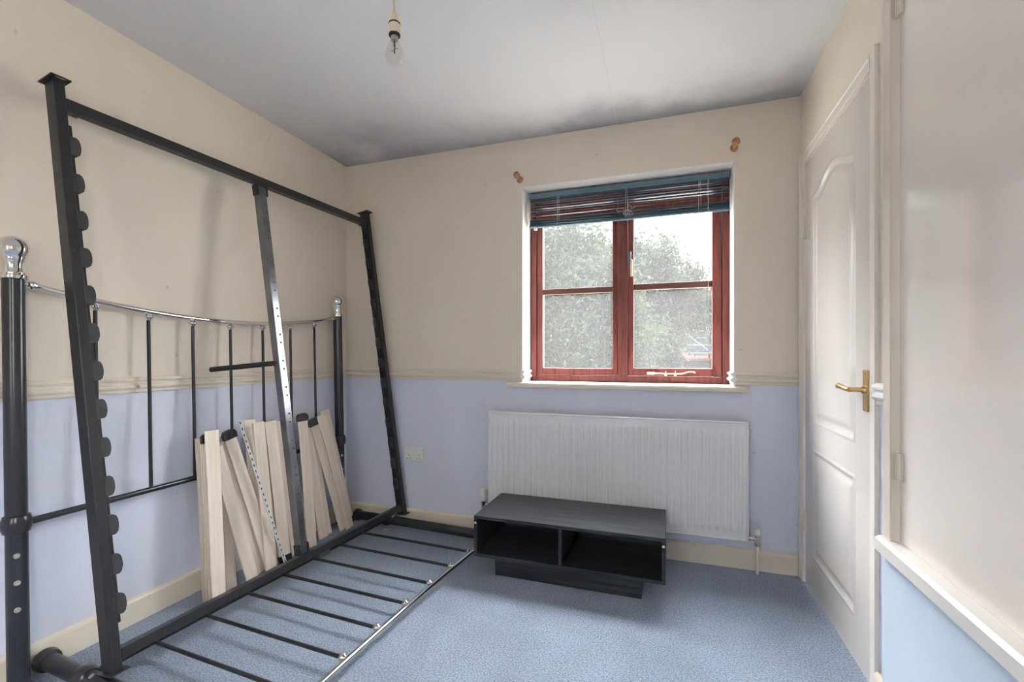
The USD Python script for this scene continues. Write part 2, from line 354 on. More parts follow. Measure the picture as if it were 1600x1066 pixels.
# ------------------------------------------------------------------ window 1
FY = 2.803                                  # front of the frame
w = Thing('window_1', ((WX0 + WX1) / 2, FY, WZ0), 'red mahogany casement window of four dirty panes in a white reveal', 'window', **ST)
t = 0.006
w.part('reveal', cat(bx(WX0, WX0 + t, YF - 0.001, FY + 0.02, WZ0, WZ1), bx(WX1 - t, WX1, YF - 0.001, FY + 0.02, WZ0, WZ1), bx(WX0, WX1, YF - 0.001, FY + 0.02, WZ1 - t, WZ1)), reveal_m)
sill = [(0.0, 0.0), (0.030, 0.0), (0.036, 0.006), (0.038, 0.018), (0.034, 0.028), (0.026, 0.032), (0.0, 0.032)]
w.part('sill_nosing', extrude(sill, (-0.900, YF, 0.908), (0.405, YF, 0.908), (0, -1, 0), (0, 0, 1)), trim_m, 20)
w.part('sill_board', bx(WX0 + t, WX1 - t, YF - 0.026, FY + 0.01, 0.9305, 0.9405, 0.002), white_gloss_m)
f0, f1, g0, g1 = -0.812, 0.337, 0.9405, 2.108
w.part('frame', cat(bx(f0, -0.777, FY, FY + 0.08, g0, g1, 0.003), bx(0.300, f1, FY, FY + 0.08, g0, g1, 0.003), bx(-0.777, 0.300, FY, FY + 0.08, g0, 0.978, 0.003),
                    bx(-0.777, 0.300, FY, FY + 0.08, g1 - 0.05, g1, 0.003), bx(-0.271, -0.216, FY, FY + 0.08, 0.978, g1 - 0.05, 0.003)), mahogany_m)
def casement(x0, x1, z0, z1, gx0, gx1, gz0, tz0, tz1, gz1, y):
    s = w.part('sash', cat(bx(x0, gx0, y, y + 0.045, z0, z1, 0.003), bx(gx1, x1, y, y + 0.045, z0, z1, 0.003), bx(gx0, gx1, y, y + 0.045, z0, gz0, 0.003), bx(gx0, gx1, y, y + 0.045, gz1, z1, 0.003)), mahogany_m)
    w.part('glazing_bar', bx(gx0, gx1, y + 0.008, y + 0.04, tz0, tz1, 0.003), brown_m, under=s)
    for a, b in ((gz0, tz0), (tz1, gz1)):
        w.part('pane', bx(gx0, gx1, y + 0.020, y + 0.024, a, b), glass_m, False)
casement(-0.775, -0.273, 0.980, 2.056, -0.739, -0.305, 1.022, 1.485, 1.520, 1.948, FY + 0.012)
casement(-0.214, 0.298, 0.980, 2.056, -0.180, 0.249, 1.026, 1.489, 1.526, 1.952, FY + 0.012)
# latch on the right casement and the stay on its bottom rail
w.part('latch', cat(bx(-0.212, -0.192, FY - 0.006, FY + 0.0125, 1.625, 1.715, 0.003), bx(-0.208, -0.196, FY - 0.018, FY - 0.006, 1.655, 1.685, 0.003), rod((-0.202, FY - 0.014, 1.68), (-0.199, FY - 0.016, 1.715), 0.005, 10)), iron_m)
w.part('latch_lever', cat(bx(-0.199, -0.184, FY - 0.018, FY - 0.008, 1.566, 1.668, 0.004)), latch_m, label='cream latch lever')
st = w.part('stay', cat(tube([(-0.09, FY - 0.012, 0.996), (-0.06, FY - 0.012, 0.996), (0.08, FY - 0.013, 0.994), (0.105, FY - 0.018, 1.000), (0.125, FY - 0.020, 1.008), (0.145, FY - 0.018, 1.008), (0.158, FY - 0.014, 1.002)], 0.0045, 10),
                  bx(-0.105, -0.06, FY - 0.016, FY + 0.013, 0.988, 1.004, 0.002)), latch_m, label='cream casement stay')
for x in (0.0, 0.052):
    w.part('stay_pin', cat(rod((x, FY - 0.012, 0.99), (x, FY - 0.012, 1.012), 0.003, 8), bx(x - 0.008, x + 0.008, FY - 0.014, FY + 0.013, 0.982, 0.990)), latch_m)

# second window, added behind the camera to fill light on the left wall
w2 = Thing('window_2', (XR + 0.1, (VY0 + VY1) / 2, VZ0), 'plain white window added in the right wall behind the viewer as fill', 'window', **ST)
fx0, fx1, vm = XR + 0.06, XR + 0.12, (VY0 + VY1) / 2
w2.part('frame', cat(bx(fx0, fx1, VY0, VY0 + 0.05, VZ0, VZ1), bx(fx0, fx1, VY1 - 0.05, VY1, VZ0, VZ1), bx(fx0, fx1, VY0 + 0.05, VY1 - 0.05, VZ0, VZ0 + 0.05), bx(fx0, fx1, VY0 + 0.05, VY1 - 0.05, VZ1 - 0.05, VZ1), bx(fx0, fx1, vm - 0.025, vm + 0.025, VZ0 + 0.05, VZ1 - 0.05)), white_plastic_m)
for a, b in ((VY0 + 0.05, vm - 0.025), (vm + 0.025, VY1 - 0.05)):
    w2.part('pane', bx(XR + 0.088, XR + 0.092, a, b, VZ0 + 0.05, VZ1 - 0.05), bulb_m, False)

w3 = Thing('window_3', ((NX0 + NX1) / 2, YB - 0.1, NZ0), 'tall narrow window added in the wall behind the viewer as fill', 'window', **ST)  # added behind the camera to fill light on the far wall
fy0, fy1, nm_ = YB - 0.12, YB - 0.06, (NX0 + NX1) / 2
w3.part('frame', cat(bx(NX0, NX0 + 0.05, fy0, fy1, NZ0, NZ1), bx(NX1 - 0.05, NX1, fy0, fy1, NZ0, NZ1), bx(NX0 + 0.05, NX1 - 0.05, fy0, fy1, NZ0, NZ0 + 0.05), bx(NX0 + 0.05, NX1 - 0.05, fy0, fy1, NZ1 - 0.05, NZ1)), white_plastic_m)
for a, b in ((NX0 + 0.05, NX1 - 0.05),):
    w3.part('pane', bx(a, b, YB - 0.092, YB - 0.088, NZ0 + 0.05, NZ1 - 0.05), bulb_m, False)

# ------------------------------------------------------------------ room door (door_1) with a moulded face
def moulded_leaf(y0, y1, z0, z1, xf, thick, panels, step=0.0045):
    ny, nz = int((y1 - y0) / step) + 1, int((z1 - z0) / step) + 1
    ys, zs = np.linspace(y0, y1, ny), np.linspace(z0, z1, nz)
    Y, Z = np.meshgrid(ys, zs, indexing='ij')
    hgt = np.zeros_like(Y)
    for poly in panels:
        pg = shapely.Polygon(poly)
        ring = shapely.segmentize(pg.exterior, 0.003)
        d, _ = cKDTree(np.array(ring.coords)).query(np.stack([Y, Z], -1))
        inside = shapely.contains_xy(pg, Y.ravel(), Z.ravel()).reshape(Y.shape)
        d = np.where(inside, d, -d)
        hgt += np.interp(d, [-0.004, 0.0, 0.004, 0.010, 0.016, 0.024, 0.030, 0.050, 0.056], [0, 0.0025, 0.0035, 0.002, -0.004, -0.0075, -0.0075, -0.001, 0.0])
    V = np.stack([xf - hgt, Y, Z], -1).reshape(-1, 3)
    i, j = np.meshgrid(np.arange(ny - 1), np.arange(nz - 1), indexing='ij')
    a = (i * nz + j).ravel()
    q = np.stack([a, a + 1, a + nz + 1, a + nz], -1)
    F = np.vstack([q[:, [0, 1, 2]], q[:, [0, 2, 3]]])
    face = trimesh.Trimesh(V, F, process=False)
    if face.face_normals[:, 0].mean() > 0:
        face.invert()
    back = bx(xf + 0.0085, xf + thick, y0, y1, z0, z1)
    rim = cat(bx(xf + 0.0001, xf + 0.0085, y0, y0 + 0.006, z0, z1), bx(xf + 0.0001, xf + 0.0085, y1 - 0.006, y1, z0, z1), bx(xf + 0.0001, xf + 0.0085, y0 + 0.006, y1 - 0.006, z0, z0 + 0.006), bx(xf + 0.0001, xf + 0.0085, y0 + 0.006, y1 - 0.006, z1 - 0.006, z1))
    return cat(face, back, rim)
DX = XR + 0.004
d1 = Thing('door_1', (DX, (DY0 + DY1) / 2, 0.006), 'white two-panel room door with an arched top panel', 'door', **ST)
arch = [(1.951, 0.792), (2.434, 0.792), (2.434, 1.835)] + [(2.434 - 0.483 * s, 1.835 + 0.062 * (0.5 - 0.5 * math.cos(2 * math.pi * min(1, max(0, (s - 0.04) / 0.92)))) ** 0.8) for s in np.linspace(0, 1, 60)[1:-1]] + [(1.951, 1.835)]
low = [(1.952, 0.168), (2.450, 0.168), (2.450, 0.668), (1.952, 0.668)]
d1.part('door_leaf', moulded_leaf(DY0, DY1, 0.006, DZ, DX, 0.036, [arch, low]), door_m, 40)
ar = [(0, 0), (0.007, 0), (0.009, 0.004), (0.009, 0.034), (0.012, 0.038), (0.012, 0.048), (0.006, 0.052), (0.0, 0.052)]      # (proud of wall, away from opening)
def arch_piece(p0, p1, out):
    return extrude(ar, p0, p1, (-1, 0, 0), out)
d1.part('architrave', arch_piece((XR, DY0 - 0.006, 0), (XR, DY0 - 0.006, DZ + 0.062), (0, -1, 0)), architrave_m, 20)
d1.part('architrave', arch_piece((XR, DY1 + 0.006, 0), (XR, DY1 + 0.006, DZ + 0.062), (0, 1, 0)), architrave_m, 20)
d1.part('architrave', arch_piece((XR, DY0 - 0.006, DZ + 0.010), (XR, DY1 + 0.006, DZ + 0.010), (0, 0, 1)), architrave_m, 20)
for z in (0.30, 1.72):
    d1.part('hinge', cat(rod((DX - 0.006, DY1 + 0.002, z - 0.05), (DX - 0.006, DY1 + 0.002, z + 0.05), 0.006, 10), bx(DX - 0.003, DX + 0.001, DY1 - 0.018, DY1 + 0.002, z - 0.05, z + 0.05)), trim_m)
hd = d1.part('handle', cat(rod((DX - 0.004, 1.852, 0.985), (DX - 0.050, 1.852, 0.985), 0.008, 14), tube([(DX - 0.050, 1.848, 0.985), (DX - 0.053, 1.870, 0.986), (DX - 0.054, 1.910, 0.990), (DX - 0.052, 1.945, 0.993), (DX - 0.050, 1.962, 0.990)], 0.0085, 12), lathe([(0.013, 0), (0.013, 0.006), (0.009, 0.012)], (DX - 0.004, 1.852, 0.985), (-1, 0, 0), 16)), brass_m, 40, label='brass lever handle')
d1.part('handle_plate', bx(DX - 0.005, DX + 0.0005, 1.832, 1.872, 0.912, 1.052, 0.0018), brass_m, label='brass backplate')
for z in (0.922, 1.042):
    d1.part('screw', lathe([(0.0045, 0), (0.004, 0.0012), (0.001, 0.002)], (DX - 0.005, 1.852, z), (-1, 0, 0), 12), screw_m)

# ------------------------------------------------------------------ radiator
RX0, RX1, RZ0, RZ1, RY = -1.003, 0.393, 0.170, 0.764, 2.538
r = Thing('radiator', ((RX0 + RX1) / 2, RY + 0.04, RZ0), 'long white ribbed panel radiator under the window', 'radiator')
xs = np.arange(RX0, RX1 + 1e-6, 0.00335)
zrow = [RZ0 + 0.004, RZ0 + 0.025, RZ0 + 0.040, RZ0 + 0.048, RZ0 + 0.058, RZ0 + 0.070, RZ1 - 0.070, RZ1 - 0.058, RZ1 - 0.048, RZ1 - 0.040, RZ1 - 0.025, RZ1 - 0.004]
amp = [0, 0, 0, 0.35, 0.8, 1, 1, 0.8, 0.35, 0, 0, 0]
u = (xs - (RX0 + 0.022)) / 0.03382
ph = u - np.floor(u)
rib = np.where((u > 0) & (u < 40), np.interp(ph, [0, 0.16, 0.30, 0.70, 0.84, 1.0], [0, 0.1, 1, 1, 0.1, 0]), 0)
V = np.array([[(x, RY + 0.009 - 0.009 * rib[i] * a, z) for z, a in zip(zrow, amp)] for i, x in enumerate(xs)])
n1, n2 = V.shape[:2]
i, j = np.meshgrid(np.arange(n1 - 1), np.arange(n2 - 1), indexing='ij')
a = (i * n2 + j).ravel()
q = np.stack([a, a + n2, a + n2 + 1, a + 1], -1)
panel = trimesh.Trimesh(V.reshape(-1, 3), np.vstack([q[:, [0, 1, 2]], q[:, [0, 2, 3]]]), process=False)
if panel.face_normals[:, 1].mean() > 0:
    panel.invert()
r.part('panel', panel, rad_m, 45)
r.part('casing', cat(bx(RX0, RX1, RY + 0.0095, RY + 0.022, RZ0, RZ1, 0.004), bx(RX0, RX0 + 0.014, RY + 0.004, RY + 0.075, RZ0, RZ1 + 0.002, 0.004), bx(RX1 - 0.014, RX1, RY + 0.004, RY + 0.075, RZ0, RZ1 + 0.002, 0.004), bx(RX0 + 0.01, RX1 - 0.01, RY + 0.004, RY + 0.020, RZ1 - 0.006, RZ1 + 0.002, 0.003), bx(RX0 + 0.01, RX1 - 0.01, RY + 0.004, RY + 0.020, RZ0, RZ0 + 0.008, 0.003), bx(RX0 + 0.02, RX1 - 0.02, RY + 0.062, RY + 0.074, RZ0 + 0.01, RZ1 - 0.01, 0.003)), rad_m)
gr = [bx(x, x + 0.006, RY + 0.021, RY + 0.063, RZ1 - 0.003, RZ1) for x in np.arange(RX0 + 0.02, RX1 - 0.02, 0.018)]
r.part('top_grille', cat(gr + [bx(RX0 + 0.012, RX1 - 0.012, y, y + 0.004, RZ1 - 0.003, RZ1 + 0.0015) for y in (RY + 0.024, RY + 0.040, RY + 0.057)]), rad_m)
r.part('bleed_valve', cat(rod((RX1 - 0.002, RY + 0.04, RZ1 - 0.030), (RX1 + 0.018, RY + 0.04, RZ1 - 0.030), 0.007, 12, 0.002), rod((RX1 + 0.012, RY + 0.04, RZ1 - 0.030), (RX1 + 0.012, RY + 0.030, RZ1 - 0.030), 0.003, 8)), white_plastic_m)
vl = r.part('thermostatic_valve', lathe([(0.013, 0), (0.019, 0.004), (0.020, 0.03), (0.0215, 0.055), (0.021, 0.066), (0.016, 0.070)], (-1.047, RY + 0.045, 0.222), (0, 0, 1), 24), white_plastic_m, 40)
r.part('valve_body', cat(rod((-1.047, RY + 0.045, 0.165), (-1.047, RY + 0.045, 0.221), 0.012, 14, 0.002), lathe([(0.016, 0), (0.016, 0.02)], (-1.047, RY + 0.045, 0.196), (0, 0, 1), 6), rod((-1.047, RY + 0.045, 0.20), (RX0 + 0.002, RY + 0.045, 0.20), 0.010, 14)), chrome_m, 40)
r.part('pipe', rod((-1.047, RY + 0.045, 0.001), (-1.047, RY + 0.045, 0.166), 0.0075, 12), trim_m)
r.part('lockshield_cap', lathe([(0.011, 0), (0.0135, 0.002), (0.0135, 0.026), (0.011, 0.030)], (0.436, RY + 0.045, 0.196), (0, 0, 1), 20), white_plastic_m, 40)
r.part('valve_body', cat(rod((0.436, RY + 0.045, 0.14), (0.436, RY + 0.045, 0.195), 0.011, 14, 0.002), lathe([(0.0145, 0), (0.0145, 0.016)], (0.436, RY + 0.045, 0.142), (0, 0, 1), 6), rod((0.436, RY + 0.045, 0.176), (RX1 - 0.002, RY + 0.045, 0.176), 0.010, 14)), chrome_m, 40)
r.part('pipe', rod((0.436, RY + 0.045, 0.001), (0.436, RY + 0.045, 0.145), 0.0075, 12), trim_m)

# ------------------------------------------------------------------ socket
so = Thing('power_socket', (-1.56, YF, 0.415), 'white double power socket low on the far wall', 'power socket')
SX0, SX1, SZ0, SZ1 = -1.628, -1.482, 0.414, 0.500
so.part('faceplate', bx(SX0, SX1, YF - 0.009, YF, SZ0, SZ1, 0.003), white_plastic_m)
for k in (0, 1):
    xc = SX0 + 0.036 + k * 0.074
    so.part('switch', bx(xc - 0.006, xc + 0.006, YF - 0.012, YF - 0.0085, SZ1 - 0.030, SZ1 - 0.012, 0.001), white_plastic_m)
    so.part('pin_hole', bx(xc - 0.002, xc + 0.002, YF - 0.0095, YF - 0.0085, SZ0 + 0.034, SZ0 + 0.042), hole_m)
    for s in (-1, 1):
        so.part('pin_hole', bx(xc + s * 0.011 - 0.0032, xc + s * 0.011 + 0.0032, YF - 0.0095, YF - 0.0085, SZ0 + 0.014, SZ0 + 0.0185), hole_m)

# ------------------------------------------------------------------ curtain pole brackets
for x, z, lab in ((-0.832, 2.158, 'small copper-brown wooden curtain pole bracket above the left window corner'), (0.338, 2.182, 'small copper-brown wooden curtain pole bracket above the right window corner')):
    b = Thing('curtain_bracket', (x, YF, z), lab, 'curtain bracket', 'curtain pole brackets above the window')
    b.part('rose', lathe([(0.019, 0), (0.020, 0.004), (0.018, 0.008), (0.013, 0.011)], (x, YF, z), (0, -1, 0), 20), peg_m, 40)
    b.part('stem', lathe([(0.012, 0.0), (0.013, 0.03), (0.015, 0.05), (0.013, 0.058)], (x, YF - 0.010, z), (0, -1, 0.0), 18), peg_m, 40)
    b.part('cup', lathe([(0.011, -0.012), (0.018, -0.010), (0.019, 0.008), (0.015, 0.014), (0.010, 0.015)], (x, YF - 0.070, z + 0.004), (-0.35, -0.8, 0.5), 18), peg_m, 40)

# ------------------------------------------------------------------ venetian blind, pulled up
vb = Thing('venetian_blind', (-0.235, 2.745, 1.89), 'dark teal venetian blind pulled up at the top of the window', 'blind')
bx0, bx1 = -0.803, 0.331
vb.part('head_rail', bx(bx0, bx1, 2.725, 2.765, 2.066, 2.098, 0.003), slatblind_m)
RB = np.random.default_rng(3)
def blind_slat(z, pitch, sag, twist):
    xs_ = np.linspace(bx0 + 0.004, bx1 - 0.004, 25); c = np.linspace(-1, 1, 5)
    X, C = np.meshgrid(xs_, c, indexing='ij')
    s = (X - bx0) / (bx1 - bx0)
    ang = pitch + twist * np.sin(s * 6.0)
    zz = z + sag * np.sin(s * math.pi * 2) + 0.0125 * C * np.sin(ang) + 0.0016 * (1 - C ** 2)
    yy = 2.745 + 0.0125 * C * np.cos(ang)
    top = np.stack([X, yy, zz + 0.0003], -1).reshape(-1, 3); bot = np.stack([X, yy, zz - 0.0003], -1).reshape(-1, 3)
    n_, m_ = X.shape
    i, j = np.meshgrid(np.arange(n_ - 1), np.arange(m_ - 1), indexing='ij')
    a = (i * m_ + j).ravel(); q = np.stack([a, a + m_, a + m_ + 1, a + 1], -1)
    T = np.vstack([q[:, [0, 1, 2]], q[:, [0, 2, 3]]]); N = n_ * m_
    edge = list(range(0, N, m_)) + list(range(N - m_ + 1, N)) + list(range(N - 1 - m_, 0, -m_)) + list(range(m_ - 1, 0, -1))
    E = []
    for p_, q_ in zip(edge, edge[1:] + edge[:1]):
        E += [[p_, q_, q_ + N], [p_, q_ + N, p_ + N]]
    m = trimesh.Trimesh(np.vstack([top, bot]), np.vstack([T, T[:, ::-1] + N, E]), process=False)
    m.fix_normals()
    return m
for k in range(7):
    vb.part('slat', blind_slat(2.052 - 0.0150 * k, RB.uniform(-0.15, 0.35), RB.uniform(-0.003, 0.003), RB.uniform(-0.15, 0.15)), slatblind_m, 50)
for k in range(14):
    vb.part('slat', blind_slat(1.941 - 0.0027 * k, RB.uniform(-0.25, 0.35), RB.uniform(-0.0015, 0.0015), RB.uniform(-0.1, 0.1)), slatblind_m, 50)
vb.part('bottom_rail', bx(bx0 + 0.002, bx1 - 0.002, 2.732, 2.758, 1.890, 1.903, 0.003), slatblind_m)
for x in (-0.625, -0.222, 0.172):
    vb.part('ladder_cord', cat(rod((x, 2.7305, 1.90), (x + 0.002, 2.7305, 2.07), 0.0016, 6), rod((x + 0.012, 2.7305, 1.92), (x + 0.010, 2.7305, 2.07), 0.0010, 6)), cord_m)
tg = []
for k in range(5):
    pts = [(-0.222 + RB.uniform(-0.05, 0.05), 2.722 + RB.uniform(-0.004, 0.003), 1.93 + RB.uniform(-0.02, 0.03)) for _ in range(5)]
    tt = np.linspace(0, 4, 26)
    from scipy.interpolate import CubicSpline
    tg.append(tube(CubicSpline(range(5), pts)(tt), 0.0011, 5))
vb.part('tangled_cord', cat(tg), cord_m)
vb.part('pull_cord', cat(tube([(0.218, 2.722, 2.068), (0.219, 2.720, 1.7), (0.221, 2.721, 1.30), (0.223, 2.722, 1.10)], 0.0011, 6), tube([(0.222, 2.722, 2.068), (0.2225, 2.720, 1.7), (0.226, 2.722, 1.10)], 0.0011, 6)), cord_m)
vb.part('cord_weight', lathe([(0.002, 0), (0.006, 0.004), (0.0065, 0.016), (0.003, 0.024)], (0.2245, 2.722, 1.082), (0, 0, 1), 12), peg_m)
vb.part('end_clip', cat(bx(bx0 + 0.03, bx0 + 0.05, 2.728, 2.74, 1.872, 1.892, 0.002)), white_plastic_m)

# ------------------------------------------------------------------ pendant lamp
pl = Thing('pendant_lamp', (-0.829, 1.283, 2.04), 'bare clear bulb on a cream lampholder hanging from the ceiling', 'lamp')
lx, ly = -0.829, 1.283
pl.part('ceiling_rose', lathe([(0.038, 0), (0.038, -0.012), (0.026, -0.024), (0.008, -0.028)], (lx, ly, H), (0, 0, 1), 28), holder_m, 40)
pl.part('cord', tube([(lx, ly, H - 0.02), (lx + 0.003, ly, 2.32), (lx - 0.003, ly, 2.25), (lx, ly, 2.195)], 0.0032, 8), flex_m)
hl = pl.part('lampholder', lathe([(0.005, 0.0), (0.014, -0.003), (0.0165, -0.010), (0.0170, -0.028), (0.0172, -0.030)], (lx, ly, 2.203), (0, 0, 1), 24), holder_m, 40)
pl.part('black_ring', lathe([(0.0175, 0), (0.0185, -0.001), (0.0185, -0.0035), (0.0172, -0.0045)], (lx, ly, 2.1725), (0, 0, 1), 24), hole_m, under=hl)
pl.part('skirt', lathe([(0.0172, 0), (0.0176, -0.026), (0.0168, -0.031)], (lx, ly, 2.168), (0, 0, 1), 24), holder_m, 40, under=hl)
pl.part('black_ring', lathe([(0.0172, 0), (0.0182, -0.001), (0.0178, -0.006), (0.015, -0.008)], (lx, ly, 2.137), (0, 0, 1), 24), hole_m, under=hl)
bulb = pl.part('bulb', lathe([(0.0110, 0.088), (0.0125, 0.078), (0.0165, 0.068), (0.0235, 0.054), (0.0280, 0.040), (0.0297, 0.028), (0.0285, 0.016), (0.0235, 0.006), (0.015, 0.0015), (0.002, 0.0)], (lx, ly, 2.041), (0, 0, 1), 32), bulb_m, True)
pl.part('bulb_cap', lathe([(0.0110, 0), (0.0118, 0.003), (0.0118, 0.012), (0.010, 0.016)], (lx, ly, 2.117), (0, 0, 1), 20), screw_m, 40, under=bulb)
pl.part('filament_mount', cat(rod((lx, ly, 2.075), (lx, ly, 2.116), 0.0022, 8), tube([(lx - 0.013, ly, 2.085), (lx - 0.008, ly + 0.004, 2.088), (lx, ly, 2.086), (lx + 0.008, ly - 0.004, 2.088), (lx + 0.013, ly, 2.085)], 0.0009, 5), lathe([(0.001, 0), (0.0035, 0.002), (0.0035, 0.005), (0.001, 0.007)], (lx, ly, 2.096), (0, 0, 1), 10)), iron_m, under=bulb)

# ------------------------------------------------------------------ headboard, standing against the left wall
HB_LEAN = 0.030 / 1.355
hbx = lambda z: -2.0422 + (1.355 - z) * HB_LEAN
HP = lambda y, z: np.array([hbx(z), y, z])
hup = HP(0, 1) - HP(0, 0); hup /= np.linalg.norm(hup)
hb = Thing('headboard', (-2.03, 1.70, 0), 'black metal headboard with chrome rail standing against the left wall', 'headboard')
HY0, HY1 = 0.914, 2.492
def post(T, base, up, hgt, collar_at, shafts, name='post'):
    """A bed post: tube, ring collar, then a chrome finial as sub-part."""
    pr = [(0.0285, 0.0), (0.030, 0.004), (0.030, 0.012), (0.0275, 0.016), (0.0275, collar_at - 0.030), (0.033, collar_at - 0.027), (0.034, collar_at - 0.022), (0.037, collar_at - 0.014), (0.0385, collar_at), (0.037, collar_at + 0.014), (0.034, collar_at + 0.022), (0.0335, collar_at + 0.027), (0.0275, collar_at + 0.031), (0.0275, hgt)]
    return T.part(name, lathe(pr, base, up, 32), black_gloss_m, 35)
def finial(T, p, up, under):
    pr = [(0.0275, -0.004), (0.036, -0.002), (0.038, 0.004), (0.037, 0.010), (0.031, 0.013), (0.031, 0.017), (0.026, 0.022), (0.0245, 0.035), (0.0255, 0.050), (0.030, 0.060), (0.031, 0.064)]
    c, R = 0.099, 0.0415
    pr += [(R * math.sin(t_), c - R * math.cos(t_)) for t_ in np.linspace(0.86, math.pi - 0.02, 20)]
    T.part('finial', lathe(pr, p, up, 36), chrome_m, 40, under=under, label='polished chrome ball finial')
for y in (HY0, HY1):
    p = post(hb, HP(y, 0.003), hup, 1.354, 0.545, None)
    finial(hb, HP(y, 1.355), hup, p)
    for z in (0.275, 0.362, 0.450):
        q = HP(y, z) + np.array([0.0268, 0, 0])
        d = np.array([0.9, -0.42, 0]) if y == HY0 else np.array([0.9, -0.42, 0])
        d /= np.linalg.norm(d)
        hb.part('screw', lathe([(0.0085, 0), (0.0085, 0.003), (0.006, 0.0045), (0.0035, 0.003)], HP(y, z) + d * 0.0262, d, 14), screw_m, under=p)
ty = np.linspace(HY0 + 0.030, HY1 - 0.030, 41)
def rail_z(y):
    s = (y - (HY0 + HY1) / 2) / ((HY1 - HY0) / 2)
    return 1.2655 + 0.083 * s ** 2
hb.part('top_rail', tube([HP(y, rail_z(y)) for y in ty], 0.0105, 16), chrome_m, 40, label='curved chrome top rail')
for y, s in ((HY0 + 0.030, 1), (HY1 - 0.030, -1)):
    dirn = HP(y + s * 0.1, rail_z(y + s * 0.1)) - HP(y, rail_z(y))
    hb.part('rail_end', cat(rod(HP(y, rail_z(y)) - dirn * 0.10, HP(y, rail_z(y)) - dirn * 0.32 , 0.005, 12), lathe([(0.006, -0.012), (0.012, -0.006), (0.014, 0.004), (0.012, 0.012), (0.0155, 0.017), (0.0135, 0.026)], HP(y, rail_z(y)), dirn, 18)), chrome_m, 40)
hb.part('lower_rail', rod(HP(HY0 + 0.026, 0.545), HP(HY1 - 0.026, 0.545), 0.0115, 16), black_gloss_m, 40)
SPY = [1.142, 1.330, 1.518, 1.708, 1.900, 2.090, 2.280]
for y in SPY:
    z1 = rail_z(y)
    s = hb.part('spindle', rod(HP(y, 0.545), HP(y, z1 - 0.033), 0.0068, 14), black_m, 40)
    hb.part('chrome_knuckle', lathe([(0.007, -0.002), (0.0095, 0.000), (0.0105, 0.004), (0.0155, 0.009), (0.0165, 0.013), (0.0155, 0.017), (0.010, 0.022), (0.008, 0.027)], HP(y, z1 - 0.036), hup, 16), chrome_m, 40, under=s)

# ------------------------------------------------------------------ footboard, lying on the carpet
th = math.radians(-3.6)
FA, FB = np.array([math.cos(th), math.sin(th), 0]), np.array([-math.sin(th), math.cos(th), 0])
FO = np.array([-2.060, 1.004, 0.0])
FP = lambda a_, b_, z: FO + FA * a_ + FB * b_ + np.array([0, 0, z])
fb = Thing('footboard', FP(0.5, 0.8, 0), 'black metal footboard with chrome rail lying flat on the carpet', 'footboard')
FR, FW, FZ = 0.0275, 1.577, 0.0390
COLL = 0.245
for b_ in (0.0, FW):
    pr = [(0.030, 0.0), (0.037, 0.003), (0.0385, 0.010), (0.037, 0.018), (0.0365, 0.022), (0.036, 0.028), (0.0275, 0.032), (0.0275, COLL - 0.030), (0.033, COLL - 0.026), (0.034, COLL - 0.020), (0.037, COLL - 0.012), (0.0385, COLL), (0.037, COLL + 0.012), (0.034, COLL + 0.020), (0.033, COLL + 0.026), (0.0275, COLL + 0.030), (0.0275, 0.985)]
    p = fb.part('post', lathe(pr, FP(0, b_, FZ), FA, 32), black_gloss_m, 35)
    finial(fb, FP(0.986, b_, FZ), FA, p)
    d = np.array([0.05, -0.35, 0.93]); d /= np.linalg.norm(d)
    fb.part('screw', lathe([(0.0085, 0), (0.0085, 0.003), (0.006, 0.0045), (0.0035, 0.003)], FP(COLL + 0.055, b_, FZ) + d * 0.0262, d, 14), screw_m, under=p)
fb.part('lower_rail', rod(FP(COLL, 0.026, FZ), FP(COLL, FW - 0.026, FZ), 0.0115, 16), black_gloss_m, 40)
def fr_a(b_):
    s = (b_ - FW / 2) / (FW / 2)
    return 1.035 - 0.022 * (1 - s ** 2) - 0.03
fb.part('top_rail', tube([FP(fr_a(b_), b_, FZ + 0.004) for b_ in np.linspace(0.03, FW - 0.03, 33)], 0.0105, 16), chrome_m, 40, label='chrome rail resting just above the carpet')
for k in range(7):
    b_ = 0.226 + 0.1885 * k - 0.02
    a1 = fr_a(b_)
    s = fb.part('spindle', rod(FP(COLL, b_, FZ), FP(a1 - 0.032, b_, FZ + 0.003), 0.0072, 14), black_m, 40)
    fb.part('chrome_knuckle', lathe([(0.007, -0.002), (0.0095, 0.000), (0.0105, 0.004), (0.0155, 0.009), (0.0165, 0.013), (0.0155, 0.017), (0.010, 0.022), (0.008, 0.027)], FP(a1 - 0.036, b_, FZ + 0.003), FA, 16), chrome_m, 40, under=s)

